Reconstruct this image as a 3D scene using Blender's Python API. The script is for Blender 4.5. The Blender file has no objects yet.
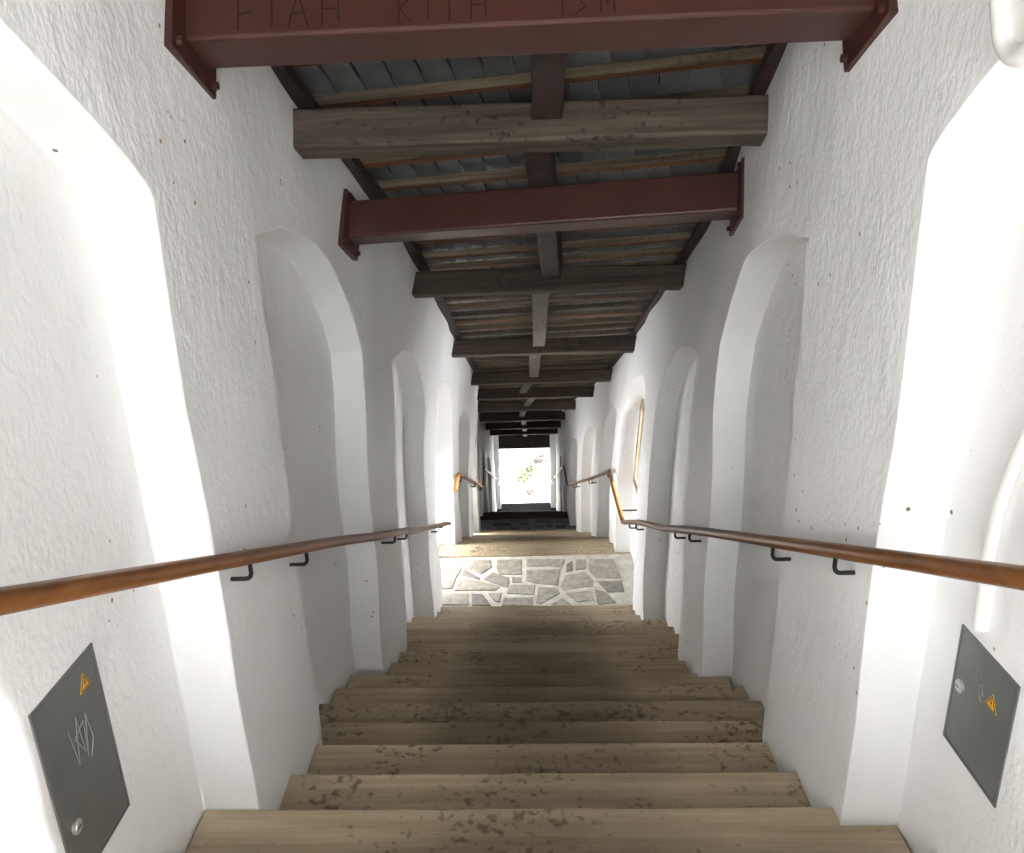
import bpy, bmesh, math, random
from mathutils import Vector, Matrix
random.seed(7)
C = bpy.context.scene.collection
sin, cos, tan, rad = math.sin, math.cos, math.tan, math.radians

# ------------------------------------------------------------------ camera
ZO = 10.6                     # height of the camera above the ground at the lower end
FPX = 820.0
PITCH, YAW, ROLL = rad(19.37), rad(1.28), rad(-1.9)
F = Vector((-sin(YAW)*cos(PITCH), cos(YAW)*cos(PITCH), -sin(PITCH)))
r0 = Vector((cos(YAW), sin(YAW), 0)); u0 = r0.cross(F)
Rv = cos(ROLL)*r0 + sin(ROLL)*u0; Uv = -sin(ROLL)*r0 + cos(ROLL)*u0
cd = bpy.data.cameras.new('camera'); cam = bpy.data.objects.new('camera', cd); C.objects.link(cam)
cd.sensor_width = 36; cd.lens = FPX/1024*36; cd.clip_start = .05; cd.clip_end = 300
M3 = Matrix((Rv, Uv, -F)).transposed()
cam.matrix_world = Matrix.Translation((0, 0, ZO)) @ M3.to_4x4()
bpy.context.scene.camera = cam

def ray(x, y):
    return F + Rv*((x-512)/FPX) - Uv*((y-426.5)/FPX)
def on_floor(x, y, z):        # pixel -> point on the level floor z (camera-relative height)
    d = ray(x, y); return d*(z/d.z)
def on_side(x, y, X):
    d = ray(x, y); return d*(X/d.x)

# ------------------------------------------------------------------ world, exposure
sc = bpy.context.scene
w = bpy.data.worlds.new('overcast_sky'); sc.world = w; w.use_nodes = True
bg = w.node_tree.nodes['Background']
bg.inputs[0].default_value = (.95, .975, 1.0, 1); bg.inputs[1].default_value = 1.0
sc.view_settings.view_transform = 'Standard'; sc.view_settings.look = 'None'
sc.view_settings.gamma = 1; sc.view_settings.use_curve_mapping = False
sc.view_settings.exposure = 3.92
sd = bpy.data.lights.new('hazy_sun', 'SUN'); sd.energy = 5.0; sd.angle = rad(7); sd.color = (1, .98, .95)
sun = bpy.data.objects.new('hazy_sun', sd); C.objects.link(sun); sun.location = (8, -2, 16)
sun.rotation_euler = Vector((-.9, .15, -.35)).to_track_quat('-Z', 'Y').to_euler()
sc.cycles.max_bounces = 14; sc.cycles.diffuse_bounces = 10; sc.cycles.glossy_bounces = 4
sc.cycles.transparent_max_bounces = 12
sc.cycles.caustics_reflective = False; sc.cycles.caustics_refractive = False

# ------------------------------------------------------------------ the place: dimensions
S = rad(25.0); T = tan(S); A = -1/cos(S)          # nosing plane of the first flight z = A - T*Y
TREAD = .338; RISE = TREAD*T
WXL, WXR, ND, WT = -.95, .98, .18, .55            # wall faces, niche depth, wall thickness
def sm(a, b, x):
    t = min(1, max(0, (x-a)/(b-a))); return t*t*(3-2*t)
def wp(p):                                        # the old walls lean and the passage drifts left lower down
    x, y, z = p
    h = z - (A - T*y)
    lean = .0063*max(0, h)**3 * sm(3, 5.5, y)*(1-sm(11, 16, y))
    return Vector((x*(1-.07*sm(9, 14, y)) + lean - .16*sm(9.5, 17, y), y, z+ZO))
F1Y0, F1N = .475, 21
F1_END = F1Y0 + (F1N-1)*TREAD                     # 7.235
Z_TOP = A - T*F1Y0
Z1 = A - T*F1_END - RISE
F2Y0, F2N = 8.9, 18
F2_END = F2Y0 + (F2N-1)*TREAD
Z2 = Z1 - F2N*RISE
F3Y0, F3N = 15.75, 19
F3_END = F3Y0 + (F3N-1)*TREAD
Z3 = Z2 - F3N*RISE
Y_EXIT = 22.35
def floor_z(y):
    if y < F1Y0: return Z_TOP
    if y < F1_END: return A - T*y
    if y < F2Y0: return Z1
    if y < F2_END: return Z1 - T*(y-F2Y0)
    if y < F3Y0: return Z2
    if y < F3_END: return Z2 - T*(y-F3Y0)
    return Z3
BETA = math.atan(.4383)
def zc(y): return 1.747 - .4383*y                 # underside of the roof framing at the walls
RU = Vector((0, cos(BETA), -sin(BETA))); RN = Vector((0, sin(BETA), cos(BETA)))
def roof(x, y, n):                                # point n above the roof-framing plane
    return Vector((x, y, zc(y))) + RN*n

NICHE = {-1: [(.62, 2.17), (2.95, 4.39), (5.25, 6.72), (7.45, 8.95), (9.75, 11.2), (12.0, 13.4), (14.2, 15.6), (16.4, 17.8), (18.6, 20.0)],
          1: [(.62, 2.09), (2.91, 4.15), (4.8, 6.38), (7.05, 8.66), (9.4, 10.8), (11.5, 12.9), (13.7, 15.1), (15.9, 17.3), (18.1, 19.5)]}
def zs(y): return A - T*y + 2.0 + .2*sm(6.7, 7.3, y)      # springing line of the arches
WIN = {(-1, 0): (.66, 1.14, -.85, .02), (1, 0): (.64, 1.03, -.85, -.08),
       (-1, 3): (7.5, 8.45, -4.1, -2.72), (1, 3): (7.4, 8.6, -3.72, -2.72),
       (-1, 5): (12.3, 13.1, -5.75, -4.75), (1, 5): (11.8, 12.6, -5.55, -4.55)}
def xwall(s, y): return WXR if s > 0 else WXL
def in_niche(s, y):
    return any(a < y < b for a, b in NICHE[s])
def xlim(s, y): return xwall(s, y) + s*(ND if in_niche(s, y) else 0)

# ------------------------------------------------------------------ materials
def mat(name, rough=.6, metal=0, spec=.5):
    m = bpy.data.materials.new(name); m.use_nodes = True
    nt = m.node_tree; b = nt.nodes['Principled BSDF']
    b.inputs['Roughness'].default_value = rough; b.inputs['Metallic'].default_value = metal
    b.inputs['Specular IOR Level'].default_value = spec
    return m, nt, b
def N(nt, t, **kw):
    n = nt.nodes.new(t)
    for k, v in kw.items():
        if hasattr(n, k): setattr(n, k, v)
        else: n.inputs[k].default_value = v
    return n
def coords(nt, scale=(1, 1, 1), src='Object'):
    tc = nt.nodes.new('ShaderNodeTexCoord'); mp = nt.nodes.new('ShaderNodeMapping')
    mp.inputs['Scale'].default_value = scale
    nt.links.new(tc.outputs[src], mp.inputs['Vector']); return mp.outputs['Vector']
def noise(nt, vec, scale, detail=4, rough=.55):
    n = N(nt, 'ShaderNodeTexNoise'); n.inputs['Scale'].default_value = scale
    n.inputs['Detail'].default_value = detail; n.inputs['Roughness'].default_value = rough
    nt.links.new(vec, n.inputs['Vector']); return n.outputs['Fac']
def ramp(nt, fac, stops):
    r = nt.nodes.new('ShaderNodeValToRGB'); e = r.color_ramp.elements
    while len(e) < len(stops): e.new(.5)
    for i, (p, c) in enumerate(stops): e[i].position = p; e[i].color = (*c, 1) if len(c) == 3 else c
    nt.links.new(fac, r.inputs['Fac']); return r.outputs['Color']
def mix(nt, fac, a, b, mode='MIX'):
    m = nt.nodes.new('ShaderNodeMix'); m.data_type = 'RGBA'; m.blend_type = mode
    for i, v in ((0, fac), (6, a), (7, b)):
        if hasattr(v, 'is_linked') or hasattr(v, 'links'): nt.links.new(v, m.inputs[i])
        elif isinstance(v, (int, float)): m.inputs[i].default_value = v
        else: m.inputs[i].default_value = (*v, 1)
    return m.outputs[2]
def bump(nt, b, h, strength, dist):
    n = nt.nodes.new('ShaderNodeBump'); n.inputs['Strength'].default_value = strength
    n.inputs['Distance'].default_value = dist
    nt.links.new(h, n.inputs['Height']); nt.links.new(n.outputs['Normal'], b.inputs['Normal']); return n
def madd(nt, a, b, op='ADD'):
    m = nt.nodes.new('ShaderNodeMath'); m.operation = op
    for i, v in enumerate((a, b)):
        if isinstance(v, (int, float)): m.inputs[i].default_value = v
        else: nt.links.new(v, m.inputs[i])
    return m.outputs[0]

def plaster():
    m, nt, b = mat('white_plaster', .55, 0, .35)
    v = coords(nt)
    vs = coords(nt, (1, 1, .72))
    big = noise(nt, v, 1.7, 3); mid = noise(nt, vs, 17, 4, .55); fine = noise(nt, vs, 60, 3, .5)
    col = ramp(nt, big, [(.3, (.82, .82, .815)), (.7, (.87, .87, .868))])
    vo = N(nt, 'ShaderNodeTexVoronoi'); vo.inputs['Scale'].default_value = 17.0; nt.links.new(v, vo.inputs['Vector'])
    gate = noise(nt, v, 2.3, 2)
    spot = ramp(nt, madd(nt, vo.outputs['Distance'], madd(nt, ramp(nt, gate, [(.50, (.3,)*3), (.62, (0,)*3)]), .0)), [(.09, (1,)*3), (.13, (0,)*3)])
    hue = ramp(nt, noise(nt, v, 5, 1), [(.45, (.16, .13, .10)), (.55, (.42, .24, .12))])
    col = mix(nt, spot, col, hue)
    nt.links.new(col, b.inputs['Base Color'])
    patch = ramp(nt, noise(nt, v, 3.7, 2), [(.35, (.35,)*3), (.65, (1,)*3)])
    h = madd(nt, madd(nt, mid, madd(nt, patch, 1.0, 'MULTIPLY'), 'MULTIPLY'), madd(nt, fine, .4, 'MULTIPLY'))
    bump(nt, b, h, .62, .012)
    return m
def wood(name, c0, c1, c2, axis=0, rough=.7, stain=0, spec=.3, rnd=.0, gscale=1.0, bstr=.35, mid_dark=0):
    m, nt, b = mat(name, rough, 0, spec)
    sc3 = [26*gscale]*3; sc3[axis] = 1.3*gscale
    v = coords(nt, tuple(sc3)); v1 = coords(nt)
    if rnd:
        oi = N(nt, 'ShaderNodeObjectInfo'); add = N(nt, 'ShaderNodeVectorMath', operation='ADD')
        sca = N(nt, 'ShaderNodeVectorMath', operation='SCALE'); sca.inputs['Scale'].default_value = 37
        cmb = N(nt, 'ShaderNodeCombineXYZ')
        for k in range(3): nt.links.new(oi.outputs['Random'], cmb.inputs[k])
        nt.links.new(cmb.outputs[0], sca.inputs[0]); nt.links.new(sca.outputs[0], add.inputs[0]); nt.links.new(v, add.inputs[1]); v = add.outputs[0]
    g = noise(nt, v, 1.0, 5, .65)
    col = ramp(nt, g, [(.28, c0), (.5, c1), (.72, c2)])
    if rnd:
        k = ramp(nt, oi.outputs['Random'], [(0, (1-rnd,)*3), (1, (1+rnd*.4,)*3)])
        col = mix(nt, 1.0, col, k, 'MULTIPLY')
    if stain:
        s1 = noise(nt, v1, 2.2, 3); s2 = noise(nt, v1, 30, 2, .5)
        f = ramp(nt, madd(nt, madd(nt, s1, .45, 'MULTIPLY'), madd(nt, s2, .55, 'MULTIPLY')), [(.56, (0,)*3), (.64, (stain,)*3)])
        col = mix(nt, f, col, (c0[0]*.35, c0[1]*.33, c0[2]*.33))
    if mid_dark:                          # darker towards the middle of the width, in uneven patches
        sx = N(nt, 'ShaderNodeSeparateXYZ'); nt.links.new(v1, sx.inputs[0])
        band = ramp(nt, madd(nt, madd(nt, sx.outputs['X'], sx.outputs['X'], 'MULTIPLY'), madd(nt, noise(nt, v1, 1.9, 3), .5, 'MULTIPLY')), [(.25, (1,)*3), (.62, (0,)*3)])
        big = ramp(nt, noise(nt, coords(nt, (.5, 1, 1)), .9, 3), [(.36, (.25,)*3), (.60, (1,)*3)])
        f = madd(nt, madd(nt, band, big, 'MULTIPLY'), mid_dark, 'MULTIPLY')
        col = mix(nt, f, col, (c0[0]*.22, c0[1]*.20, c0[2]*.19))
    nt.links.new(col, b.inputs['Base Color']); bump(nt, b, g, bstr, .006)
    return m
def stone(name, c0, c1, rough=.6):
    m, nt, b = mat(name, rough, 0, .35); v = coords(nt)
    oi = N(nt, 'ShaderNodeObjectInfo')
    g = noise(nt, v, 14, 6, .7)
    col = ramp(nt, g, [(.3, c0), (.7, c1)])
    k = ramp(nt, oi.outputs['Random'], [(0, (.62, .62, .64)), (.5, (.95, .93, .9)), (1, (1.15, 1.12, 1.05))])
    nt.links.new(mix(nt, 1.0, col, k, 'MULTIPLY'), b.inputs['Base Color']); bump(nt, b, g, .5, .01); return m
def plain(name, c, rough=.5, metal=0, spec=.5, var=.12, vscale=9, bstr=.1):
    m, nt, b = mat(name, rough, metal, spec); v = coords(nt); g = noise(nt, v, vscale, 4)
    lo = tuple(x*(1-var) for x in c); hi = tuple(min(1, x*(1+var)) for x in c)
    nt.links.new(ramp(nt, g, [(.3, lo), (.7, hi)]), b.inputs['Base Color'])
    if bstr: bump(nt, b, noise(nt, v, vscale*6, 3), bstr, .003)
    return m
def tile_mat():
    m, nt, b = mat('roof_tile', .42, 0, .5); v = coords(nt); oi = N(nt, 'ShaderNodeObjectInfo')
    g = noise(nt, v, 6, 4)
    col = ramp(nt, g, [(.3, (.07, .075, .078)), (.75, (.175, .18, .18))])
    k = ramp(nt, oi.outputs['Random'], [(0, (.6,)*3), (1, (1.25,)*3)])
    s = ramp(nt, noise(nt, v, 30, 3), [(.70, (0,)*3), (.74, (1,)*3)])
    col = mix(nt, s, mix(nt, 1.0, col, k, 'MULTIPLY'), (.6, .6, .57))
    nt.links.new(col, b.inputs['Base Color']); bump(nt, b, noise(nt, v, 60, 3), .2, .004); return m
def glass_mat():
    m = bpy.data.materials.new('window_glass'); m.use_nodes = True; nt = m.node_tree; nt.nodes.clear()
    o = nt.nodes.new('ShaderNodeOutputMaterial'); mx = nt.nodes.new('ShaderNodeMixShader')
    tr = nt.nodes.new('ShaderNodeBsdfTransparent'); gl = nt.nodes.new('ShaderNodeBsdfGlossy'); fr = nt.nodes.new('ShaderNodeFresnel')
    gl.inputs['Roughness'].default_value = .03; fr.inputs['IOR'].default_value = 1.3
    nt.links.new(fr.outputs[0], mx.inputs[0]); nt.links.new(tr.outputs[0], mx.inputs[1]); nt.links.new(gl.outputs[0], mx.inputs[2])
    nt.links.new(mx.outputs[0], o.inputs[0]); return m

MAT = dict(
    plaster=plaster(),
    tread=wood('worn_tread_wood', (.33, .265, .17), (.43, .35, .235), (.53, .44, .305), 0, .6, .8, .35, .14, mid_dark=.72),
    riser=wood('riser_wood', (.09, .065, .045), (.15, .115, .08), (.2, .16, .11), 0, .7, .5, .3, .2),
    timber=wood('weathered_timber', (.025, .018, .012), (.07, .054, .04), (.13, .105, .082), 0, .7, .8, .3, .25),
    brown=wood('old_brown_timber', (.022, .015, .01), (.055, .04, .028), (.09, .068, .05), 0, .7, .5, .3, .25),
    darktimber=wood('dark_timber', (.018, .01, .008), (.034, .02, .015), (.06, .04, .03), 1, .6, .3, .35, .2),
    greytimber=wood('purlin_timber', (.06, .05, .045), (.11, .093, .085), (.16, .138, .128), 1, .65, .4, .35, .2),
    batten=wood('batten_wood', (.05, .018, .007), (.13, .05, .018), (.24, .105, .04), 0, .6, .35, .3, .5),
    battengrey=wood('batten_grey_face', (.05, .036, .022), (.13, .10, .068), (.23, .19, .13), 0, .7, .3, .3, .5),
    steel=plain('red_brown_paint', (.052, .0175, .0135), .40, 0, .4, .14, 5, .05),
    scratch=plain('scratched_paint', (.014, .007, .006), .6, 0, .3, .1),
    rail=wood('varnished_handrail', (.12, .042, .010), (.18, .068, .017), (.24, .10, .027), 1, .36, 0, .35, .15, .8, .06),
    black=plain('black_iron', (.012, .012, .013), .4, .2, .5, .2),
    door=plain('grey_metal_door', (.17, .175, .17), .42, .35, .5, .1, 4, .05),
    lock=plain('zinc_lock', (.62, .62, .6), .3, .8, .5, .05),
    scribble=plain('scratched_metal', (.26, .27, .26), .5, .3, .5, .05),
    yellow=plain('yellow_sticker', (.80, .42, .02), .5, 0, .5, .04),
    blackprint=plain('black_print', (.02, .015, .01), .5, 0, .5, .04),
    stone=stone('landing_flagstone', (.19, .18, .16), (.40, .385, .35)),
    mortar=plain('pale_mortar', (.52, .50, .45), .8, 0, .2, .2, 12, .5),
    stone2=stone('dark_flagstone', (.06, .075, .10), (.13, .15, .18)),
    mortar2=plain('dark_mortar', (.20, .22, .26), .7, 0, .3, .2, 12, .4),
    tile=tile_mat(),
    underlay=plain('dark_underlay', (.03, .026, .022), .9, 0, .2),
    mat=plain('black_threshold', (.006, .006, .006), 1, 0, .05, .1),
    frame=wood('window_frame_wood', (.20, .15, .09), (.29, .22, .14), (.36, .29, .20), 2, .5, 0, .4, .1),
    glass=glass_mat(),
    pipe=plain('white_painted_pipe', (.82, .81, .78), .4, 0, .5, .04, 20, .3),
    ground=plain('pale_gravel', (.70, .68, .64), .9, 0, .2, .08, 3, .4),
    slope=plain('dry_slope', (.15, .145, .13), .9, 0, .2, .2, 3, .4),
    leaf=plain('leaf_green', (.07, .09, .04), .6, 0, .4, .3),
    twig=plain('twig_brown', (.075, .062, .056), .8, 0, .2, .2),
    galv=plain('galvanised_rail', (.40, .38, .35), .4, .5, .5, .1),
)

# ------------------------------------------------------------------ mesh helpers
class MB:
    def __init__(s): s.v = []; s.f = []
    def add(s, vs, fs):
        o = len(s.v); s.v += [Vector(p) for p in vs]; s.f += [tuple(i+o for i in f) for f in fs]; return s
    def hexa(s, p):               # p: 8 corners, bottom 4 then top 4, same order
        return s.add(p, [(3, 2, 1, 0), (4, 5, 6, 7), (0, 1, 5, 4), (1, 2, 6, 5), (2, 3, 7, 6), (3, 0, 4, 7)])
    def box(s, x0, x1, y0, y1, z0, z1):
        return s.hexa([(x0, y0, z0), (x1, y0, z0), (x1, y1, z0), (x0, y1, z0), (x0, y0, z1), (x1, y0, z1), (x1, y1, z1), (x0, y1, z1)])
    def prism(s, poly, z0, z1):   # poly of (x, y)
        n = len(poly)
        ar = sum(poly[i][0]*poly[(i+1) % n][1]-poly[(i+1) % n][0]*poly[i][1] for i in range(n))
        if ar < 0: poly = poly[::-1]
        vs = [(x, y, z0) for x, y in poly]+[(x, y, z1) for x, y in poly]
        return s.add(vs, [tuple(range(n-1, -1, -1)), tuple(range(n, 2*n))]+[(i, (i+1) % n, n+(i+1) % n, n+i) for i in range(n)])
    def tube(s, path, rr, seg=12, cap=True):
        path = [Vector(p) for p in path]; rings = []; up = Vector((0, 0, 1))
        for i, p in enumerate(path):
            d = (path[min(i+1, len(path)-1)]-path[max(i-1, 0)]).normalized()
            if abs(d.z) > .95: up = Vector((0, 1, 0)) if abs(d.y) < .9 else Vector((1, 0, 0))
            else: up = Vector((0, 0, 1))
            a = d.cross(up).normalized(); b = a.cross(d).normalized()
            if i and rings:
                pa = rings[-1][1]; b2 = (pa - d*pa.dot(d)).normalized(); a = b2; b = a.cross(d).normalized()
            r = rr[i] if isinstance(rr, (list, tuple)) else rr
            rings.append(([p+(a*cos(2*math.pi*k/seg)+b*sin(2*math.pi*k/seg))*r for k in range(seg)], a))
        vs = [q for ring, _ in rings for q in ring]; fs = []
        for i in range(len(path)-1):
            for k in range(seg):
                fs.append((i*seg+k, i*seg+(k+1) % seg, (i+1)*seg+(k+1) % seg, (i+1)*seg+k))
        if cap: fs += [tuple(range(seg))[::-1], tuple(range((len(path)-1)*seg, len(path)*seg))]
        return s.add(vs, fs)
    def mesh(s, name, m, base=Vector((0, 0, 0)), warp=True, weld=False, smooth=None):
        vs = [(wp(p) if warp else p)-base for p in s.v]
        me = bpy.data.meshes.new(name); me.from_pydata(vs, [], s.f)
        if weld:
            bm = bmesh.new(); bm.from_mesh(me); bmesh.ops.remove_doubles(bm, verts=bm.verts, dist=1e-4)
            bmesh.ops.recalc_face_normals(bm, faces=bm.faces); bm.to_mesh(me); bm.free()
        me.materials.append(MAT[m])
        if smooth:
            me.polygons.foreach_set('use_smooth', [True]*len(me.polygons)); me.set_sharp_from_angle(angle=rad(smooth))
        me.update(); return me
    def build(s, name, m, parent=None, **kw):
        base = parent_base(parent)
        return link(name, s.mesh(name, m, base, **kw), parent)
BASE = {}
def parent_base(p):
    b = Vector((0, 0, 0))
    while p is not None: b += p.location; p = p.parent
    return b
def link(name, data, parent=None):
    o = bpy.data.objects.new(name, data); C.objects.link(o); o.parent = parent; return o
def tag(o, label, cat=None, group=None, kind=None):
    o['label'] = label
    if cat: o['category'] = cat
    if group: o['group'] = group
    if kind: o['kind'] = kind
    return o
def thing(name, loc, label, cat=None, group=None, kind=None, warp=True):
    o = link(name, None); o.location = wp(loc) if warp else loc; o.empty_display_size = .1
    return tag(o, label, cat, group, kind)
def bevel(o, w, seg=2, ang=40):
    b = o.modifiers.new('bevel', 'BEVEL'); b.width = w; b.segments = seg; b.limit_method = 'ANGLE'; b.angle_limit = rad(ang); return o
def part_copy(src, name, parent, mat4):
    o = bpy.data.objects.new(name, src); C.objects.link(o); o.parent = parent; o.matrix_local = mat4; return o

def wob(p):                          # hand-trowelled unevenness of the plaster
    x, y, z = p
    return .007*sin(2.3*y+1.7*z+x*3)+.005*sin(5.1*z-3.3*y)+.004*sin(9.7*y+4*x+6.1*z)

# ------------------------------------------------------------------ walls
def linspace(a, b, n): return [a+(b-a)*i/n for i in range(n+1)]
ARCH = {1: [(-1, .10), (-.57, .205), (-.2, .265), (.25, .295), (.5, .265), (.77, .185), (.9, .10), (1, 0)],
        -1: [(-1, .18), (-.55, .33), (-.1, .395), (.35, .39), (.65, .32), (.85, .21), (1, .06)]}
def interp(tab, u):
    for (a, p), (b, q) in zip(tab[:-1], tab[1:]):
        if u <= b: return p+(q-p)*(u-a)/(b-a)
    return tab[-1][1]
def make_wall(s, name, label):
    mb = MB(); X = xwall(s, 0); XB = X+s*ND; XO = X+s*WT
    Y0, Y1 = -2.2, 22.7
    def zb(y): return min(floor_z(y), floor_z(y+.35), floor_z(y+.7))-.25
    def zt(y): return roof(0, y, .10).z
    st = []; k = 0
    edges = [Y0]+[e for ab in NICHE[s] for e in ab]+[Y1]
    segs = []                         # (ya, yb, niche index or None)
    for i in range(len(edges)-1): segs.append((edges[i], edges[i+1], (i-1)//2 if i % 2 else None))
    RL, RH = 14, 5
    def P(x, y, z, soft=1):
        q = wob((x, y, z))*soft
        return Vector((x+q*s, y+.6*wob((x+1, z*1.3, y))*soft, z))
    def grid(f, nu, nv, flip):
        vs = [f(i, j) for i in range(nu+1) for j in range(nv+1)]
        fs = []
        for i in range(nu):
            for j in range(nv):
                q = (i*(nv+1)+j, (i+1)*(nv+1)+j, (i+1)*(nv+1)+j+1, i*(nv+1)+j+1)
                fs.append(q[::-1] if flip else q)
        mb.add(vs, fs)
    flip = s > 0
    def eo(n, far):                   # how far the arch ends stand above the springing line
        return ARCH[s][-1 if far else 0][1] if n in (1, 2) else 0
    for si, (ya, yb, n) in enumerate(segs):
        o0 = eo(segs[si-1][2], True) if n is None and si else (eo(n, False) if n is not None else 0)
        o1 = eo(segs[si+1][2], False) if n is None and si < len(segs)-1 else (eo(n, True) if n is not None else 0)
        def zq(y): return zs(y)+o0+(o1-o0)*(y-ya)/(yb-ya)
        if n is None:
            m = max(2, int((yb-ya)/.12)); ys = linspace(ya, yb, m)
            def fz(y, j):
                return zb(y)+(zq(y)-zb(y))*j/RL if j <= RL else zq(y)+(zt(y)-zq(y))*(j-RL)/RH
            grid(lambda i, j: P(X, ys[i], fz(ys[i], j)), m, RL+RH, flip)
            ysb = ys
        else:
            m = 22; bb = .14 if n == 0 else (.33 if s < 0 else .27); ex = 1.6 if n == 0 else (2.8 if n < 3 else 2.0)
            ys = [ya+(yb-ya)*(.5-.5*cos(math.pi*i/m)) for i in range(m+1)]
            def arch(y):
                u = max(-1, min(1, 2*(y-ya)/(yb-ya)-1))
                if n in (1, 2): return zs(y)+interp(ARCH[s], u)
                u = abs(u)
                return zs(y)+bb*max(0, 1-u**ex)**(1/ex)
            grid(lambda i, j: P(X, ys[i], arch(ys[i])+(zt(ys[i])-arch(ys[i]))*j/RH), m, RH, flip)
            grid(lambda i, j: P(X+(XB-X)*j/3, ys[i], arch(ys[i]), 1-j/3 if n == 0 else 1), m, 3, not flip)           # soffit
            for ye, fl in ((ya, flip), (yb, not flip)):                                    # reveals
                grid(lambda i, j: P(X+(XB-X)*i/3, ye, zb(ye)+(zq(ye)-zb(ye))*j/RL, 1-i/3 if n == 0 else 1), 3, RL, fl)
            wn = WIN.get((s, n))
            yy = sorted(set(ys+list(wn[:2]))) if wn else ys
            for ia in range(len(yy)-1):
                a_, b_ = yy[ia], yy[ia+1]
                def col(z0, z1, k):
                    grid(lambda i, j: P(XB, (a_, b_)[i], z0((a_, b_)[i])+(z1((a_, b_)[i])-z0((a_, b_)[i]))*j/k, 0 if n == 0 else 1), 1, k, flip)
                if wn and wn[0]-1e-6 <= a_ and b_ <= wn[1]+1e-6:
                    col(zb, lambda y: wn[2], 8); col(lambda y: wn[3], arch, 3)
                else: col(zb, arch, RL)
            if wn:                                                                        # tunnel through the wall
                y0, y1, z0, z1 = wn
                i0 = XB-s*.004
                mb.add([(i0, y0, z0), (i0, y1, z0), (i0, y1, z1), (i0, y0, z1), (XO, y0, z0), (XO, y1, z0), (XO, y1, z1), (XO, y0, z1)],
                       [(0, 1, 5, 4), (1, 2, 6, 5), (2, 3, 7, 6), (3, 0, 4, 7)])
        # outer skin
        wn = WIN.get((s, n)) if n is not None else None
        cols = [(ya, yb)] if not wn else [(ya, wn[0]), (wn[0], wn[1]), (wn[1], yb)]
        for a_, b_ in cols:
            rows = [(None, None)]
            sp = [(zb(a_), zt(a_), zb(b_), zt(b_))]
            if wn and a_ == wn[0]: sp = [(zb(a_), wn[2], zb(b_), wn[2]), (wn[3], zt(a_), wn[3], zt(b_))]
            for q in sp:
                mb.add([(XO, a_, q[0]), (XO, b_, q[2]), (XO, b_, q[3]), (XO, a_, q[1])], [(0, 1, 2, 3)])
    for ye in (Y0, Y1):                                                                   # wall ends
        mb.add([(X, ye, zb(ye)), (XO, ye, zb(ye)), (XO, ye, zt(ye)), (X, ye, zt(ye))], [(0, 1, 2, 3)])
    for ya, yb in zip(linspace(Y0, Y1, 40)[:-1], linspace(Y0, Y1, 40)[1:]):               # top of the wall
        mb.add([(X, ya, zt(ya)), (XO, ya, zt(ya)), (XO, yb, zt(yb)), (X, yb, zt(yb))], [(0, 1, 2, 3)])
    o = mb.build(name, 'plaster', weld=True, smooth=34)
    bevel(o, .008, 2, 50)
    tag(o, label, 'wall', kind='structure'); return o
make_wall(-1, 'wall_left', 'white rough plaster wall with arched niches along the left side')
make_wall(1, 'wall_right', 'white rough plaster wall with arched niches along the right side')

# lower end wall: two jambs and the piece over the opening
def exit_wall():
    root = thing('wall_end', (0, Y_EXIT, Z3), 'dim plaster end wall framing the bright exit opening', 'wall', kind='structure')
    yb = Y_EXIT+.4
    for s in (-1, 1):
        a, b = s*.80, s*1.2
        MB().box(min(a, b), max(a, b), Y_EXIT, yb, Z3-.3, zc(Y_EXIT)+.1).build('jamb', 'plaster', root)
    MB().box(-.8, .8, Y_EXIT, yb, zc(Y_EXIT)-.50, zc(Y_EXIT)+.1).build('head_panel', 'underlay', root)
exit_wall()
def entrance_wall():  # unseen wall added to narrow the daylight coming from behind the camera
    root = thing('wall_back_added', (0, -2.2, Z_TOP), 'added unseen plaster wall with doorway limiting the light behind the viewer', 'wall', kind='structure')
    for x0, x1, z0, z1 in ((WXL-ND, -.85, Z_TOP-.2, zc(-2.3)+.15), (.85, WXR+ND, Z_TOP-.2, zc(-2.3)+.15), (-.85, .85, Z_TOP+2.3, zc(-2.3)+.15)):
        MB().box(x0, x1, -2.45, -2.2, z0, z1).build('wall_panel', 'plaster', root)
entrance_wall()

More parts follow.
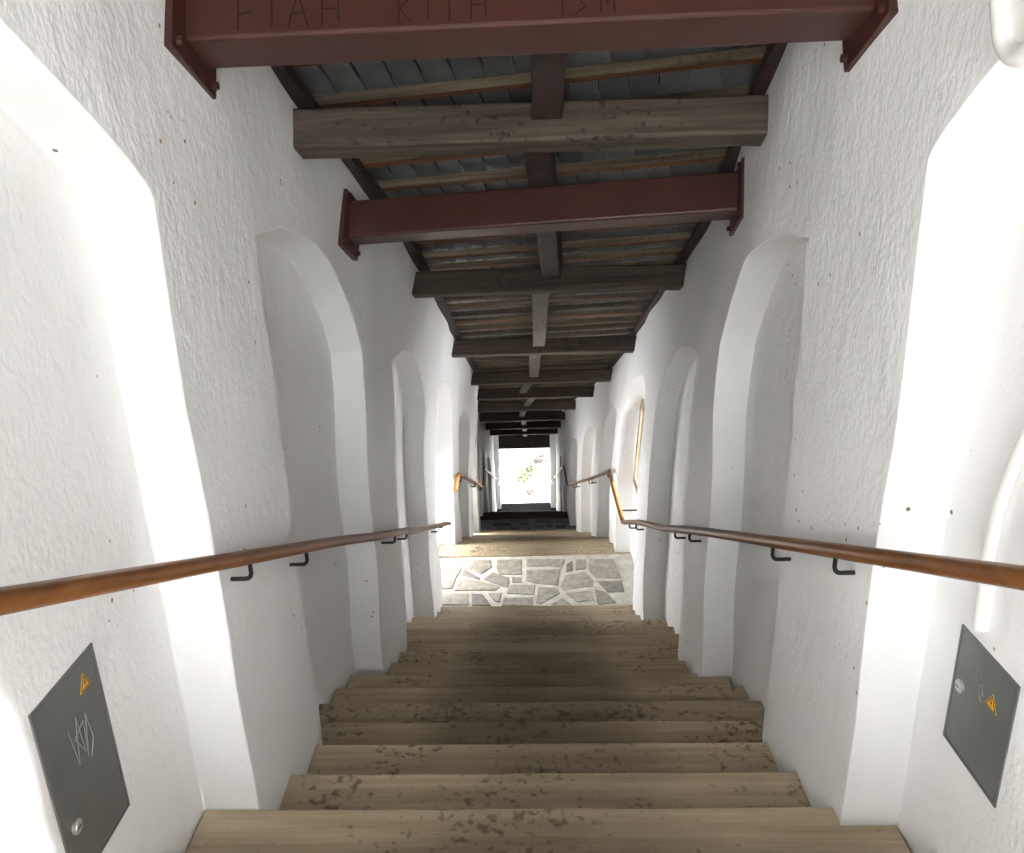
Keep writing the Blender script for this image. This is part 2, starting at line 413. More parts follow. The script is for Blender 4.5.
# ------------------------------------------------------------------ windows in the niches
WINLAB = {(-1, 0): 'wood framed window in the near left niche beside the camera', (1, 0): 'wood framed window in the near right niche beside the camera',
          (-1, 3): 'window in the left niche at the pale stone landing', (1, 3): 'tan wood framed bright window in the right niche at the stone landing',
          (-1, 5): 'window in the far left niche below the stone landing', (1, 5): 'window in the far right niche below the stone landing'}
def portal(name, p, sx, sy, direction):
    l = bpy.data.lights.new(name, 'AREA'); l.shape = 'RECTANGLE'; l.size = sx; l.size_y = sy; l.cycles.is_portal = True
    o = bpy.data.objects.new(name, l); C.objects.link(o); o.location = p
    o.rotation_euler = Vector(direction).to_track_quat('-Z', 'Z' if abs(direction[2]) < .5 else 'Y').to_euler(); return o
for k, ((s, n), (y0, y1, z0, z1)) in enumerate(WIN.items()):
    XB = xwall(s, 0)+s*ND
    root = thing('window_%d' % (k+1), (XB, (y0+y1)/2, z0), WINLAB[(s, n)], 'window', kind='structure')
    fw = .085; xa, xb = XB-s*.012, XB+s*.018; xa, xb = min(xa, xb), max(xa, xb); e = .012
    fr = MB()
    fr.box(xa, xb, y0-e, y1+e, z0-e, z0+fw); fr.box(xa, xb, y0-e, y1+e, z1-fw, z1+e)
    fr.box(xa, xb, y0-e, y0+fw, z0+fw, z1-fw); fr.box(xa, xb, y1-fw, y1+e, z0+fw, z1-fw)
    bevel(fr.build('window_frame', 'frame', root), .004)
    MB().box(XB+s*.006-.002, XB+s*.006+.002, y0+fw, y1-fw, z0+fw, z1-fw).build('pane', 'glass', root)
    portal('window_daylight', wp((xwall(s, 0)+s*(WT+.01), (y0+y1)/2, (z0+z1)/2)), y1-y0, z1-z0, (-s, 0, 0))
portal('exit_daylight', wp((0, Y_EXIT+.42, (Z3+zc(Y_EXIT))/2)), 1.6, zc(Y_EXIT)-Z3, (0, -1, 0))
portal('entrance_daylight', wp((0, -2.46, Z_TOP+1.15)), 1.7, 2.3, (0, 1, 0))

# ------------------------------------------------------------------ floors and stairs
def outline(ya, yb, gap=.006):
    L = []; R = []
    for s, out in ((-1, L), (1, R)):
        ev = [ya]+[e for ab in NICHE[s] for e in ab if ya < e < yb]+[yb]
        for i in range(len(ev)-1):
            a_, b_ = ev[i], ev[i+1]; x = xlim(s, (a_+b_)/2)-s*gap
            ga = -gap if i and abs(xlim(s, a_-.01)) < abs(x) else 0
            a2 = a_+gap if (i and in_niche(s, (a_+b_)/2)) else (a_-gap if i else a_)
            b2 = b_-gap if (i < len(ev)-2 and in_niche(s, (a_+b_)/2)) else (b_+gap if i < len(ev)-2 else b_)
            out += [(x, a2), (x, b2)]
    return L+R[::-1]
def settle(mb):                   # the old flights have sunk a little to the right
    for v in mb.v: v.z -= .014*v.x
    return mb
def flight(y0, n, z0, label, mt='tread'):
    root = thing('staircase', (0, y0, z0-n*RISE), label, 'stairs')
    for k in range(n):
        yk = y0+k*TREAD; zk = z0-k*RISE
        dy = random.uniform(-.008, .008)
        ya = yk-TREAD+.004-.03 if k else yk-.30
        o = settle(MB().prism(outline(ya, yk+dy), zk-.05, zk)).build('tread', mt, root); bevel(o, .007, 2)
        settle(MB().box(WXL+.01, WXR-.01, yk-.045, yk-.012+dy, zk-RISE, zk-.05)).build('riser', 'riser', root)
    return root
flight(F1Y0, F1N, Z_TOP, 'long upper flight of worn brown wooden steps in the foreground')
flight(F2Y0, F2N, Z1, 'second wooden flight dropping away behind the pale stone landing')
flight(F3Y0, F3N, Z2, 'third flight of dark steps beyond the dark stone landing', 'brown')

def landing(name, ya, yb, z, m, label):
    o = MB().prism(outline(ya, yb), z-.20, z-.008).build(name, m); tag(o, label, 'floor', kind='structure'); return o
landing('floor', -2.2, F1Y0-.31, Z_TOP, 'mortar', 'pale floor at the top of the stairs behind the viewer')
fl1 = landing('floor', F1_END-.02, F2Y0-.31, Z1, 'mortar', 'pale landing of irregular grey flagstones in light mortar')
fl2 = landing('floor', F2_END-.02, F3Y0-.31, Z2, 'mortar2', 'dark bluish stone landing near the lower end')
landing('floor', F3_END-.02, Y_EXIT+.4, Z3, 'mat', 'dark threshold floor below the bright exit')
us = MB(); pts = [(-2.45, Z_TOP-.45), (F1Y0, Z_TOP-.45), (F1_END, Z1-.32), (F2Y0, Z1-.45), (F2_END, Z2-.32), (F3Y0, Z2-.45), (F3_END, Z3-.32), (Y_EXIT+.41, Z3-.45)]  # unseen slab added below the stairs to stop light leaking through gaps
for (ya, za), (yb, zb_) in zip(pts[:-1], pts[1:]):
    for p_, q_ in zip(linspace(0, 1, 6)[:-1], linspace(0, 1, 6)[1:]):
        y_0, y_1 = ya+(yb-ya)*p_, ya+(yb-ya)*q_; z_0, z_1 = za+(zb_-za)*p_, za+(zb_-za)*q_
        us.hexa([(x, y, z+d) for d in (-.5, 0) for x, y, z in ((WXL-WT-.1, y_0, z_0), (WXR+WT+.1, y_0, z_0), (WXR+WT+.1, y_1, z_1), (WXL-WT-.1, y_1, z_1))])
tag(us.build('floor_seal', 'underlay', weld=True), 'unseen dark base added beneath the stairs and landings to keep light out', 'floor', kind='structure')
def slabs(polys, parent, z, m, ox, oy, scl):
    for poly in polys:
        pts = [on_floor(ox+x/scl, oy+y/scl, z) for x, y in poly]
        cx = sum(p.x for p in pts)/len(pts); cy = sum(p.y for p in pts)/len(pts)
        pts = [(cx+(p.x-cx)*.97, cy+(p.y-cy)*.97) for p in pts]
        dz = random.uniform(-.001, .004)
        o = MB().prism(pts, z-.03, z+dz).build('flagstone', m, parent, warp=False); o.location.z += ZO
        bevel(o, .008, 2)
ST1 = [[(122, 128), (205, 128), (222, 165), (200, 200), (180, 250), (122, 255)], [(235, 126), (345, 124), (350, 158), (305, 188), (228, 165)],
       [(222, 172), (238, 170), (300, 203), (296, 212), (220, 192)], [(370, 124), (478, 123), (478, 190), (380, 190), (365, 160)],
       [(495, 123), (665, 122), (650, 158), (495, 155)], [(212, 203), (300, 218), (388, 240), (370, 256), (186, 258)],
       [(312, 208), (352, 178), (426, 203), (420, 245), (396, 240)], [(433, 200), (476, 200), (476, 223), (436, 223)],
       [(495, 170), (642, 166), (634, 236), (542, 228), (493, 216)], [(428, 232), (537, 233), (530, 276), (410, 270)],
       [(667, 145), (692, 128), (696, 172), (664, 178)], [(706, 123), (750, 123), (750, 165), (706, 170)],
       [(662, 190), (750, 176), (788, 216), (786, 238), (652, 256), (640, 238)], [(762, 123), (870, 122), (905, 205), (792, 205), (760, 168)],
       [(122, 268), (250, 270), (252, 320), (122, 320)], [(262, 270), (310, 272), (348, 322), (265, 322)], [(335, 270), (392, 266), (380, 308), (358, 302)],
       [(400, 286), (526, 285), (526, 322), (388, 322)], [(546, 240), (630, 246), (642, 268), (562, 314), (536, 310)],
       [(660, 268), (770, 256), (788, 298), (712, 308)], [(598, 316), (650, 286), (694, 320), (620, 324)], [(796, 216), (905, 214), (918, 262), (842, 266)],
       [(786, 250), (836, 262), (884, 310), (800, 318)]]
slabs(ST1, fl1, Z1, 'stone', 410, 530, 4.267)
ST2 = [[(120, 120), (235, 120), (235, 148), (120, 148)], [(265, 118), (455, 118), (455, 148), (265, 148)], [(115, 165), (295, 165), (295, 195), (115, 195)],
       [(370, 160), (455, 160), (450, 190), (375, 185)], [(150, 208), (240, 205), (238, 238), (145, 240)], [(262, 205), (368, 205), (365, 232), (262, 230)],
       [(415, 205), (455, 208), (492, 245), (440, 262), (412, 245)], [(225, 250), (295, 248), (292, 278), (220, 278)], [(325, 246), (385, 246), (382, 272), (325, 272)],
       [(500, 118), (690, 118), (680, 160), (520, 165)], [(610, 195), (650, 165), (690, 195), (640, 212)], [(515, 186), (595, 184), (590, 212), (515, 212)],
       [(700, 130), (815, 128), (812, 165), (700, 170)], [(700, 185), (810, 182), (800, 215), (705, 215)], [(650, 225), (700, 228), (705, 252), (665, 245)],
       [(520, 232), (610, 230), (600, 255), (515, 262)], [(730, 235), (815, 232), (812, 270), (735, 272)]]
slabs(ST2, fl2, Z2, 'stone2', 480, 505, 9.31)

# ------------------------------------------------------------------ roof: underlay, tiles, battens
ce = MB()
for ya, yb in zip(linspace(-2.6, 22.9, 30)[:-1], linspace(-2.6, 22.9, 30)[1:]):
    p = [roof(x, y, n) for n in (.17, .20) for x, y in ((-1.75, ya), (1.75, ya), (1.75, yb), (-1.75, yb))]
    ce.hexa(p)
ceil = ce.build('ceiling', 'underlay', weld=True); tag(ceil, 'dark open roof of grey tiles laid on brown battens', 'ceiling', kind='structure')
PHI = .15
RX = Vector((1, 0, 0)); TX = RX*cos(PHI)-RU*sin(PHI); TU = RX*sin(PHI)+RU*cos(PHI)     # the tiling runs askew to the passage
def roof_mat(P, tilt=0, roll=0, side=0):
    m = Matrix((TX, TU, RN)).transposed() @ Matrix.Rotation(side, 3, 'Y') @ Matrix.Rotation(tilt, 3, 'X') @ Matrix.Rotation(roll, 3, 'Z')
    return Matrix.Translation(P) @ m.to_4x4()
TWd, ROWH = .128, .33
tm = MB().box(-.062, .062, -.19, .19, 0, .012).mesh('roof_tile', 'tile', warp=False)
rest = MB(); cnt = 0; org = Vector((0, 3.3, zc(3.3)))
bat_mesh = MB().box(-1.2, 1.2, -.024, .024, -.02, .022).mesh('batten', 'batten', warp=False)
bat_mesh.materials.append(MAT['battengrey']); bat_mesh.polygons[2].material_index = 1
zoff = Vector((0, 0, ZO))
for rI in range(-18, 63):
    for c in range(-60, 61):
        P = org + TU*(rI*ROWH+.14) + TX*(c*TWd+(rI % 2)*.5*TWd)
        xw = wp(P).x-P.x
        if not (WXL-.1+xw < P.x < WXR+.1+xw) or not (-2.3 < P.y < 22.6): continue
        Pn = P+RN*.105
        if 2.35 < P.y < 6.6 and cnt < 290:
            part_copy(tm, 'roof_tile', ceil, roof_mat(Pn+zoff, rad(-3)+random.uniform(-.012, .012), random.uniform(-.02, .02), .14+random.uniform(-.02, .02))); cnt += 1
        else:
            mm = roof_mat(Pn, rad(-3)+random.uniform(-.012, .012), random.uniform(-.02, .02), .14+random.uniform(-.02, .02))
            rest.hexa([mm @ Vector(q) for q in ((-.062, -.19, 0), (.062, -.19, 0), (.062, .19, 0), (-.062, .19, 0), (-.062, -.19, .012), (.062, -.19, .012), (.062, .19, .012), (-.062, .19, .012))])
    Pb = org + TU*(rI*ROWH); Pb = Pb - TX*(Pb.x/TX.x) + RN*.062
    if -2.2 < Pb.y < 22.4:
        q = wp(Pb); Pb = Vector((q.x, Pb.y, Pb.z))
        part_copy(bat_mesh, 'batten', ceil, roof_mat(Pb+zoff+TU*random.uniform(-.02, .02), random.uniform(-.1, .1), random.uniform(-.014, .014)))
ro = rest.build('roof_tiles', 'tile', ceil, warp=False); ro.location.z = ZO; ro['kind'] = 'stuff'
for s in (-1, 1):
    mb = MB(); X = xwall(s, 0); ys = linspace(-2.2, 22.3, 60)
    for a_, b_ in zip(ys[:-1], ys[1:]):
        x0, x1 = sorted((X-s*.055, X+s*.05))
        mb.hexa([roof(x, y, n) for n in (-.005, .042) for x, y in ((x0, a_), (x1, a_), (x1, b_), (x0, b_))])
    o = mb.build('wall_plate', 'darktimber', weld=True)
    tag(o, 'dark timber plate along the top of the %s wall' % ('left' if s < 0 else 'right'), 'beam')

# ------------------------------------------------------------------ beams
def cross_beam(mb, yl, yr, n0, n1, wd, xl=None, xr=None, seg=10, wav=0):
    xl = WXL-.10 if xl is None else xl; xr = WXR+.10 if xr is None else xr
    pts = []
    for i in range(seg+1):
        f = i/seg; x = xl+(xr-xl)*f; y = yl+(yr-yl)*f
        q = [roof(x, y, 0)+RN*n0, roof(x, y, 0)+RN*n0+RU*wd, roof(x, y, 0)+RN*n1+RU*wd, roof(x, y, 0)+RN*n1]
        if wav: q = [p+Vector((0, random.uniform(-wav, wav), random.uniform(-wav, wav))) for p in q]
        pts += q
    fs = []
    for i in range(seg):
        for k in range(4): fs.append((i*4+k, i*4+(k+1) % 4, (i+1)*4+(k+1) % 4, (i+1)*4+k))
    fs += [(3, 2, 1, 0), (seg*4, seg*4+1, seg*4+2, seg*4+3)]
    mb.add(pts, fs); return mb
TIE = [3.51, 5.85, 8.4, 10.6, 12.3, 14.2, 16.2, 18.4, 20.4]
TL = ['weathered grey timber tie beam between the two red-brown girders', 'first dark timber tie beam beyond the second red-brown girder',
      'second dark timber tie beam beyond the second girder', 'third dark timber tie beam beyond the second girder', 'fourth dark timber tie beam beyond the second girder',
      'fifth dark timber tie beam beyond the second girder', 'sixth tie beam in the dark lower roof', 'seventh tie beam in the dark lower roof', 'last tie beam in the dark roof before the exit']
for i, y in enumerate(TIE):
    # front lower edge sits at y; roof() at the beam's own station
    yy = y + .20*sin(BETA)
    o = cross_beam(MB(), yy, yy+(.0 if i else .02), -.195, -.03, .14, wav=.004).build('tie_beam', 'timber' if i == 0 else 'brown', smooth=30)
    bevel(o, .012, 2, 45); tag(o, TL[i], 'beam', 'timber tie beams under the roof')
pur = thing('centre_purlin', (.11, TIE[0], zc(TIE[0])-.13), 'dark lengthwise purlin running under the middle of the roof', 'beam')
PX = [.085, .055, .13, .10, .06, .02, .0, .04, .04, .04, .04]
ends = [-2.0]+TIE+[22.3]
for i in range(len(ends)-1):
    ya, yb = (e + .20*sin(BETA) for e in ends[i:i+2])
    x = PX[i] - (wp((0, ya, zc(ya))).x if 2 < ya < 11 else 0); hw = .062
    dx = -.07 if i == 4 else 0
    p = []
    for n in (-.12, .035):
        for xx, y, u in ((x-hw, ya, .141 if i else 0), (x+hw, ya, .141 if i else 0), (x+hw+dx, yb, -.001), (x-hw+dx, yb, -.001)): p.append(roof(xx, y, n)+RU*u)
    o = MB().hexa(p).build('purlin_segment', 'greytimber' if i > 1 else 'darktimber', pur); bevel(o, .008)

def girder(yl, yr, nb, h, wd, label, marks=()):
    mid = (yl+yr)/2
    root = thing('steel_girder', (0, mid, roof(0, mid, nb).z), label, 'girder', 'red-brown steel girders')
    xl, xr = WXL-.005, WXR+.005
    off = nb*sin(BETA)
    yl2, yr2 = yl-off, yr-off
    o = cross_beam(MB(), yl2, yr2, nb, nb+h, wd, xl+.012, xr-.012, 1).build('box_section', 'steel', root); bevel(o, .012, 3)
    for s, y2, X in ((-1, yl2, WXL), (1, yr2, WXR)):
        x0, x1 = sorted((X-s*.022, X+s*.012))
        pl = [roof(x, y2, 0)+RU*u+RN*n for n in (nb-.062, nb+h+.03) for x, u in ((x0, -.085), (x1, -.085), (x1, wd+.06), (x0, wd+.06))]
        p = MB().hexa(pl).build('end_plate', 'steel', root); bevel(p, .003)
        for u, n in ((-.055, nb-.032), (wd+.032, nb-.032), (-.055, nb+h+.006), (wd+.032, nb+h+.006)):
            c = roof(X-s*.018, y2, 0)+RU*u+RN*n
            MB().tube([c, c-Vector((s*.02, 0, 0))], .013, 6).build('bolt', 'steel', p)
    # hand-scratched letters on the near face
    for x0, txt, hh in marks:
        x = x0
        for ch in txt:
            mb = MB()
            for (ax, ay), (bx, by) in STROKES[ch]:
                def pt(u_, v_):
                    xx = x+u_*hh*.62; f = (xx-xl)/(xr-xl); y = yl2+(yr2-yl2)*f
                    return roof(xx, y, 0)+RN*(nb+.022+v_*hh)-RU*.0012
                a3, b3 = pt(ax, ay), pt(bx, by); d = (b3-a3).normalized(); q = d.cross(RU).normalized()*.0024
                mb.hexa([a3-q, b3-q, b3+q, a3+q, a3-q+RU*.003, b3-q+RU*.003, b3+q+RU*.003, a3+q+RU*.003])
            mb.build('scratched_letter', 'scratch', root)
            x += hh*(.45 if ch == 'I' else .95)
    return root
STROKES = {'L': [((0, 1), (0, 0)), ((0, .45), (.6, .5))], 'I': [((0, 1), (0, 0))], 'A': [((0, 0), (.45, 1)), ((.45, 1), (.9, 0)), ((.2, .4), (.75, .42))],
           'H': [((0, 1), (0, 0)), ((.75, 1), (.75, .1)), ((0, .5), (.75, .48))], 'R': [((0, 1), (0, 0)), ((0, 1), (.6, .8)), ((.6, .8), (0, .5)), ((0, .5), (.6, 0))],
           'T': [((.4, 1), (.4, 0)), ((0, 1), (.8, .96))], 'S': [((.6, 1), (0, .75)), ((0, .75), (.6, .3)), ((.6, .3), (0, 0))], 'M': [((0, 0), (0, 1)), ((0, 1), (.4, .4)), ((.4, .4), (.8, 1)), ((.8, 1), (.8, 0))]}
girder(2.50, 2.47, -.335, .20, .165, 'nearest red-brown steel girder with scratched letters, at top of view', [(-.78, 'LIAH', .10), (-.33, 'RITH', .085), (.12, 'ISM', .075)])
girder(4.16, 3.95, -.335, .19, .14, 'second red-brown steel girder beyond the weathered timber beam')

# ------------------------------------------------------------------ handrails
def f1_rail(y, hgt): return A - T*y + hgt
def smooth_path(pts, n=10):
    out = []
    P = [Vector(p) for p in pts]
    for i in range(len(P)-1):
        p0 = P[max(i-1, 0)]; p1 = P[i]; p2 = P[i+1]; p3 = P[min(i+2, len(P)-1)]
        for k in range(n):
            t = k/n
            out.append(.5*((2*p1)+(-p0+p2)*t+(2*p0-5*p1+4*p2-p3)*t*t+(-p0+3*p1-3*p2+p3)*t**3))
    out.append(P[-1]); return out
def brk(root, s, x, y, z, ln=.0):
    X = xlim(s, y); r = .0075; d = .075
    path = [(x, y, z-.012), (x, y, z-d+.02), (x+s*.004, y, z-d+.008), (x+s*.012, y, z-d+.001), (x+s*.022, y, z-d), (X-s*.002, y, z-d)]
    MB().tube(path, r, 8).build('bracket', 'black', root, smooth=50)
def handrail(s, segs, brs, label, mname='rail', r=.0235):
    y0, z0 = segs[0][0][1], segs[0][0][2]
    root = thing('handrail', (segs[0][0][0], y0, z0), label, 'handrail')
    for sg in segs:
        MB().tube(smooth_path(sg), r, 16).build('rail', mname, root, smooth=50)
    for b in brs: brk(root, s, *b)
    return root
XR_, XL_ = WXR-.072, WXL+.072
def rp(s, y, hgt, dx=0): return ((XR_ if s > 0 else XL_)+dx, y, f1_rail(y, hgt))
HR, HL = .935, .955
handrail(1, [[rp(1, y, HR) for y in (.1, 1, 1.8, 2.72)], [rp(1, 2.725, HR), rp(1, 3.3, HR, .004), rp(1, 4.1, HR, -.012), rp(1, 4.7, HR-.01, -.012), rp(1, 5.05, HR-.02, .0)],
             [rp(1, 5.055, HR-.02), rp(1, 5.6, HR-.01), rp(1, 6.4, HR, -.004), rp(1, 7.2, HR-.02, -.01), rp(1, 7.42, HR-.02)],
             [(XR_, 7.43, Z1+.98), (XR_, 8.2, Z1+.93), (XR_, 8.95, Z1+.90)]],
         [(XR_, y, f1_rail(y, HR)) for y in (.35, 2.2, 2.78, 4.28, 4.72, 6.5, 6.95)],
         'brown varnished wooden handrail on the right wall, bending level at the landing')
lb = bpy.data.objects['handrail']
MB().tube([(XR_, 7.75, Z1+.955), (WXR+ND-.003, 7.75, Z1+.955)], .009, 8).build('bracket', 'black', lb, smooth=50)
handrail(-1, [[rp(-1, y, HL) for y in (.1, 1, 1.9, 2.6)]+[rp(-1, 3.3, HL), rp(-1, 4.1, HL-.01, .01), rp(-1, 4.6, HL-.01, .012), rp(-1, 5.02, HL-.01, .008)],
              [rp(-1, 5.025, HL-.01, .006), rp(-1, 5.7, HL-.025), rp(-1, 6.5, HL-.02), rp(-1, 7.2, HL-.015, .01), rp(-1, 7.75, HL-.02, .01)]],
         [(XL_, 2.25, f1_rail(2.25, HL)), (XL_, 2.83, f1_rail(2.83, HL)), (XL_+.02, 4.58, f1_rail(4.58, HL)), (XL_, 5.12, f1_rail(5.12, HL)), (XL_, 6.9, f1_rail(6.9, HL-.01)), (XL_, 7.3, f1_rail(7.3, HL+.02)), (XL_, .4, f1_rail(.4, HL))],
         'brown varnished wooden handrail on the left wall, ending at the landing')
for s in (-1, 1):
    x = XR_ if s > 0 else XL_
    za, ze = Z1+.90, Z1+.90-T*(F2_END+.15-8.95)
    def f2(y): return za-T*(y-8.95)
    sg = [[(x, 8.96, za), (x, 11, f2(11)), (x, 13, f2(13)), (x, F2_END+.15, ze)], [(x, F2_END+.16, ze), (x, F3Y0+.1, ze-.02)]]
    z3 = ze-.02; y3 = F3Y0+.1; y4 = F3_END+.1
    sg.append([(x, y3+.01, z3), (x, (y3+y4)/2, z3-T*(y4-y3)/2), (x, y4, z3-T*(y4-y3))])
    if s < 0: sg.insert(0, [(x, 8.55, Z1+.88), (x, 8.96, za)])
    ps = [(a_+.2, b_-.15) for a_, b_ in ((11.3, 11.9), (13.5, 14.1))] if s < 0 else [(11.0, 11.35), (13.05, 13.5)]
    bs = [(x, y, f2(y)) for y in (9.3 if s < 0 else 9.1,)+tuple(q for p in ps for q in p)]
    handrail(s, sg, bs, 'pale lit handrail down the second and third flights on the %s' % ('left' if s < 0 else 'right'), r=.022)
# steel handrails from the exit down the open steps
for s in (-1, 1):
    x = s*.72; z = Z3+.95
    root = thing('exterior_handrail', (x, Y_EXIT, z), 'thin grey metal handrail at the bright exit on the %s' % ('left' if s < 0 else 'right'), 'handrail')
    MB().tube([(s*.86, F3_END+.12, z-.02), (s*.80, Y_EXIT-.1, z+.03), (x, Y_EXIT+.2, z)], .02, 10).build('rail', 'galv', root)
    MB().tube([(x, Y_EXIT+.2, z), (x*.93, Y_EXIT+2.0, z-.85)], .02, 10).build('rail', 'galv', root)
    MB().tube([(x*.93, Y_EXIT+2.0, z-.85), (x*.93, Y_EXIT+2.0, Z3-1.35)], .02, 10).build('post', 'galv', root)

# ------------------------------------------------------------------ meter-cupboard doors in the near niches
def cupboard(s, y0, y1, z0, z1, label, lock, sign, scr):
    X = xwall(s, 0)+s*ND; root = thing('metal_door', (X, (y0+y1)/2, z0), label, 'metal door')
    def bx(mb, ya, yb, za, zb, d0, d1):
        d0 = -.006 if d0 < 0 else d0
        xa, xb = sorted((X-s*d0, X-s*d1)); return mb.box(xa, xb, ya, yb, za, zb)
    o = bx(MB(), y0, y1, z0, z1, -.004, .0035).build('door_panel', 'door', root); bevel(o, .0025)
    fr = MB(); t = .008
    bx(fr, y0-t, y1+t, z1, z1+t, -.002, .0045); bx(fr, y0-t, y1+t, z0-t, z0, -.002, .0045); bx(fr, y0-t, y0, z0, z1, -.002, .0045); bx(fr, y1, y1+t, z0, z1, -.002, .0045)
    fr.build('door_frame', 'door', root)
    c = Vector((X-s*.0035, lock[0], lock[1]))
    lk = MB().tube([c, c-Vector((s*.006, 0, 0)), c-Vector((s*.008, 0, 0)), c-Vector((s*.010, 0, 0))], [.019, .019, .014, .013], 20).build('lock', 'lock', root, smooth=40)
    MB().box(c.x-s*.010-.001, c.x-s*.010+.001, c.y-.008, c.y+.008, c.z-.0015, c.z+.0015).build('key_slot', 'blackprint', lk)
    def tri(r, d0, d1, m, par):
        mb = MB(); vs = [(y_, z_) for y_, z_ in ((0, 1), (-.87, -.5), (.87, -.5))]
        a_ = [Vector((X-s*d0, sign[0]+r*y_, sign[1]+r*z_)) for y_, z_ in vs]; b_ = [Vector((X-s*d1, p.y, p.z)) for p in a_]
        mb.add(a_+b_, [(0, 1, 2), (3, 5, 4), (0, 3, 4, 1), (1, 4, 5, 2), (2, 5, 3, 0)]); return mb.build('warning_triangle', m, par)
    w1 = tri(.030, .003, .0045, 'yellow', root); w1['label'] = 'yellow warning triangle sticker with black lightning bolt'
    w2 = tri(.0255, .003, .0049, 'blackprint', w1); w2.name = 'sign_border'
    w3 = tri(.0195, .003, .0053, 'yellow', w1); w3.name = 'sign_field'
    bo = MB(); pts = [(.002, .013), (-.004, .002), (.001, .002), (-.003, -.008), (.005, .005), (.0, .005), (.005, .013)]
    n = len(pts); f_ = [Vector((X-s*.0058, sign[0]+y_, sign[1]+z_)) for y_, z_ in pts]; g_ = [Vector((X-s*.0048, p.y, p.z)) for p in f_]
    bo.add(f_+g_, [tuple(range(n)), tuple(range(2*n-1, n-1, -1))]+[(i, (i+1) % n, n+(i+1) % n, n+i) for i in range(n)]); bo.build('bolt_symbol', 'blackprint', w1)
    mb = MB()
    for (ya, za), (yb, zb_) in zip(scr[:-1], scr[1:]):
        a3 = Vector((X-s*.0040, ya, za)); b3 = Vector((X-s*.0040, yb, zb_)); mb.tube([a3, b3], .0014, 5)
    mb.build('scratch_mark', 'scribble', root)
    return root
cupboard(-1, 1.50, 1.765, -1.69, -1.185, 'tall grey metal cupboard door with scribble in the near left niche', (1.545, -1.545), (1.705, -1.25),
         [(1.60, -1.31), (1.615, -1.42), (1.64, -1.30), (1.65, -1.41), (1.62, -1.35), (1.665, -1.33), (1.655, -1.43), (1.68, -1.32), (1.69, -1.40), (1.665, -1.44)])
cupboard(1, 1.665, 1.92, -1.635, -1.285, 'smaller grey metal cupboard door below the white pipe in the right niche', (1.885, -1.445), (1.745, -1.395),
         [(1.80, -1.36), (1.82, -1.345), (1.83, -1.365), (1.81, -1.385), (1.795, -1.375), (1.785, -1.40), (1.80, -1.41), (1.79, -1.425), (1.78, -1.415)])

# ------------------------------------------------------------------ pipes on the right
xp = WXR+ND-.014
pr = thing('conduit_pipe', (xp, 1.81, -1.27), 'white painted conduit pipe curving down to the right cupboard door', 'pipe')
MB().tube(smooth_path([(xp, 1.60, -.05), (xp, 1.66, -.30), (xp, 1.76, -.60), (xp, 1.835, -.85), (xp, 1.85, -1.05), (xp, 1.833, -1.17)]), .0165, 12).build('pipe', 'pipe', pr, smooth=50)
MB().tube([(xp, 1.835, -1.10), (xp, 1.83, -1.225)], .020, 12).build('sleeve', 'pipe', pr, smooth=50)
MB().tube([(xp, 1.665, -.30), (xp, 1.672, -.33)], .0205, 12).build('clip', 'pipe', pr, smooth=50)
lp = thing('bulkhead_lamp', (WXR, 1.80, .20), 'white rounded bulkhead lamp at the top right above the niche', 'lamp')
def rr_path(cy, cz, hy, hz, r, n=8):
    out = []
    for sx, sz, a0 in ((1, 1, 0), (-1, 1, 90), (-1, -1, 180), (1, -1, 270)):
        for k in range(n+1):
            a = rad(a0+90*k/n); out.append((cy+sx*(hy-r)+r*cos(a), cz+sz*(hz-r)+r*sin(a)))
    return out
cy, cz, tl = 1.735, .27, -.42
loop = rr_path(0, 0, .10, .15, .08)
def lampp(p, d): 
    y_, z_ = p; return Vector((WXR-d, cy+y_*cos(tl)-z_*sin(tl), cz+y_*sin(tl)+z_*cos(tl)))
MB().tube([lampp(p, .022) for p in loop]+[lampp(loop[0], .022)], .022, 12, False).build('lamp_rim', 'pipe', lp, smooth=50)
mb = MB(); inner = rr_path(0, 0, .09, .14, .075)
vs = [lampp(p, 0) for p in inner]+[lampp(p, .02) for p in inner]; n = len(inner)
mb.add(vs, [tuple(range(n)), tuple(range(2*n-1, n-1, -1))]+[(i, (i+1) % n, n+(i+1) % n, n+i) for i in range(n)])
mb.build('lamp_glass', 'pipe', lp)

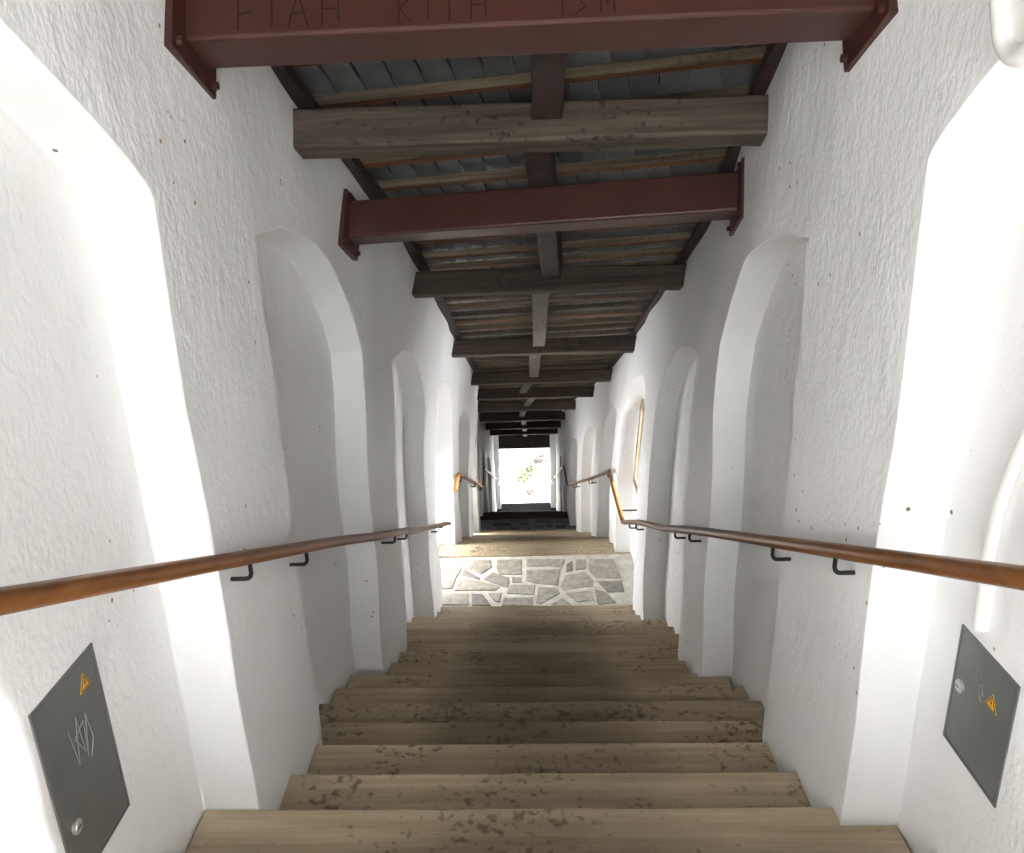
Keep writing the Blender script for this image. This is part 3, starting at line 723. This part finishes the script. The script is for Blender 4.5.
# ------------------------------------------------------------------ outside
MB().box(-12, 12, -14, -2.25, Z_TOP-.4, Z_TOP-.02).build('outdoor_ground', 'ground')
tag(bpy.data.objects['outdoor_ground'], 'pale ground outside the upper entrance', 'ground', kind='structure')
g = MB()
gz = Z3-1.45; prof = [(Y_EXIT+3.2, gz), (Y_EXIT+5.5, gz-.1), (Y_EXIT+18, gz+9), (Y_EXIT+30, gz+14)]
for (ya, za), (yb, zb_) in zip(prof[:-1], prof[1:]):
    g.hexa([(-25, ya, za-.5), (25, ya, za-.5), (25, yb, zb_-.5), (-25, yb, zb_-.5), (-25, ya, za), (25, ya, za), (25, yb, zb_), (-25, yb, zb_)])
g = g.build('outdoor_ground', 'slope', weld=True); tag(g, 'overexposed pale slope seen through the bright exit', 'ground', kind='structure')
def on_slope(px, py):
    d = ray(px, py); (ya, za), (yb, zb_) = prof[1], prof[2]; k = (zb_-za)/(yb-ya)
    t = (za-k*ya)/(d.z-k*d.y); p = d*t
    if p.y < ya: p = on_floor(px, py, gz)
    return p
es = thing('exterior_steps', (0, Y_EXIT+.4, Z3-1.45), 'pale steps leading down outside the exit', 'stairs')
for k in range(9):
    MB().box(-.95, .95, Y_EXIT+.41+k*TREAD, Y_EXIT+.41+(k+1)*TREAD, Z3-1.5, Z3-.008-(k+1)*RISE).build('step', 'ground', es)
def shrub(x, y, z0, sz, label, m, n):
    root = thing('shrub', (x, y, z0), label, 'shrub', 'plants outside the exit', warp=True)
    st = MB()
    for k in range(5):
        a = random.uniform(0, 6.28); st.tube([(x, y, z0), (x+cos(a)*sz*.4, y+sin(a)*sz*.4, z0+sz*.7)], .012, 5)
    st.build('stem', 'twig', root)
    lf = MB()
    for k in range(n):
        c = Vector((x+random.gauss(0, sz*.4), y+random.gauss(0, sz*.4), z0+abs(random.gauss(.5, .22))*sz))
        a = Vector((random.gauss(0, 1), random.gauss(0, 1), random.gauss(0, .5))).normalized(); b = a.orthogonal().normalized()
        q = .05+.05*random.random()
        lf.add([c-a*q, c+b*q*.4, c+a*q, c-b*q*.4], [(0, 1, 2, 3)])
    o = lf.build('foliage', m, root); o['kind'] = 'stuff'
for (px, py), sz, lab, m, n in (((524, 481), .45, 'small green shrub seen lower left in the bright exit', 'leaf', 160), ((532, 473), .5, 'small green shrub in the middle of the bright exit', 'leaf', 160),
                                ((541, 463), .5, 'brown dry shrub at upper right of the bright exit', 'twig', 120), ((531, 493), .3, 'low brown dry shrub near the bottom of the bright exit', 'twig', 90)):
    p = on_slope(px, py); shrub(p.x+.16, p.y, p.z-.02, sz*p.y/35, lab, m, n)
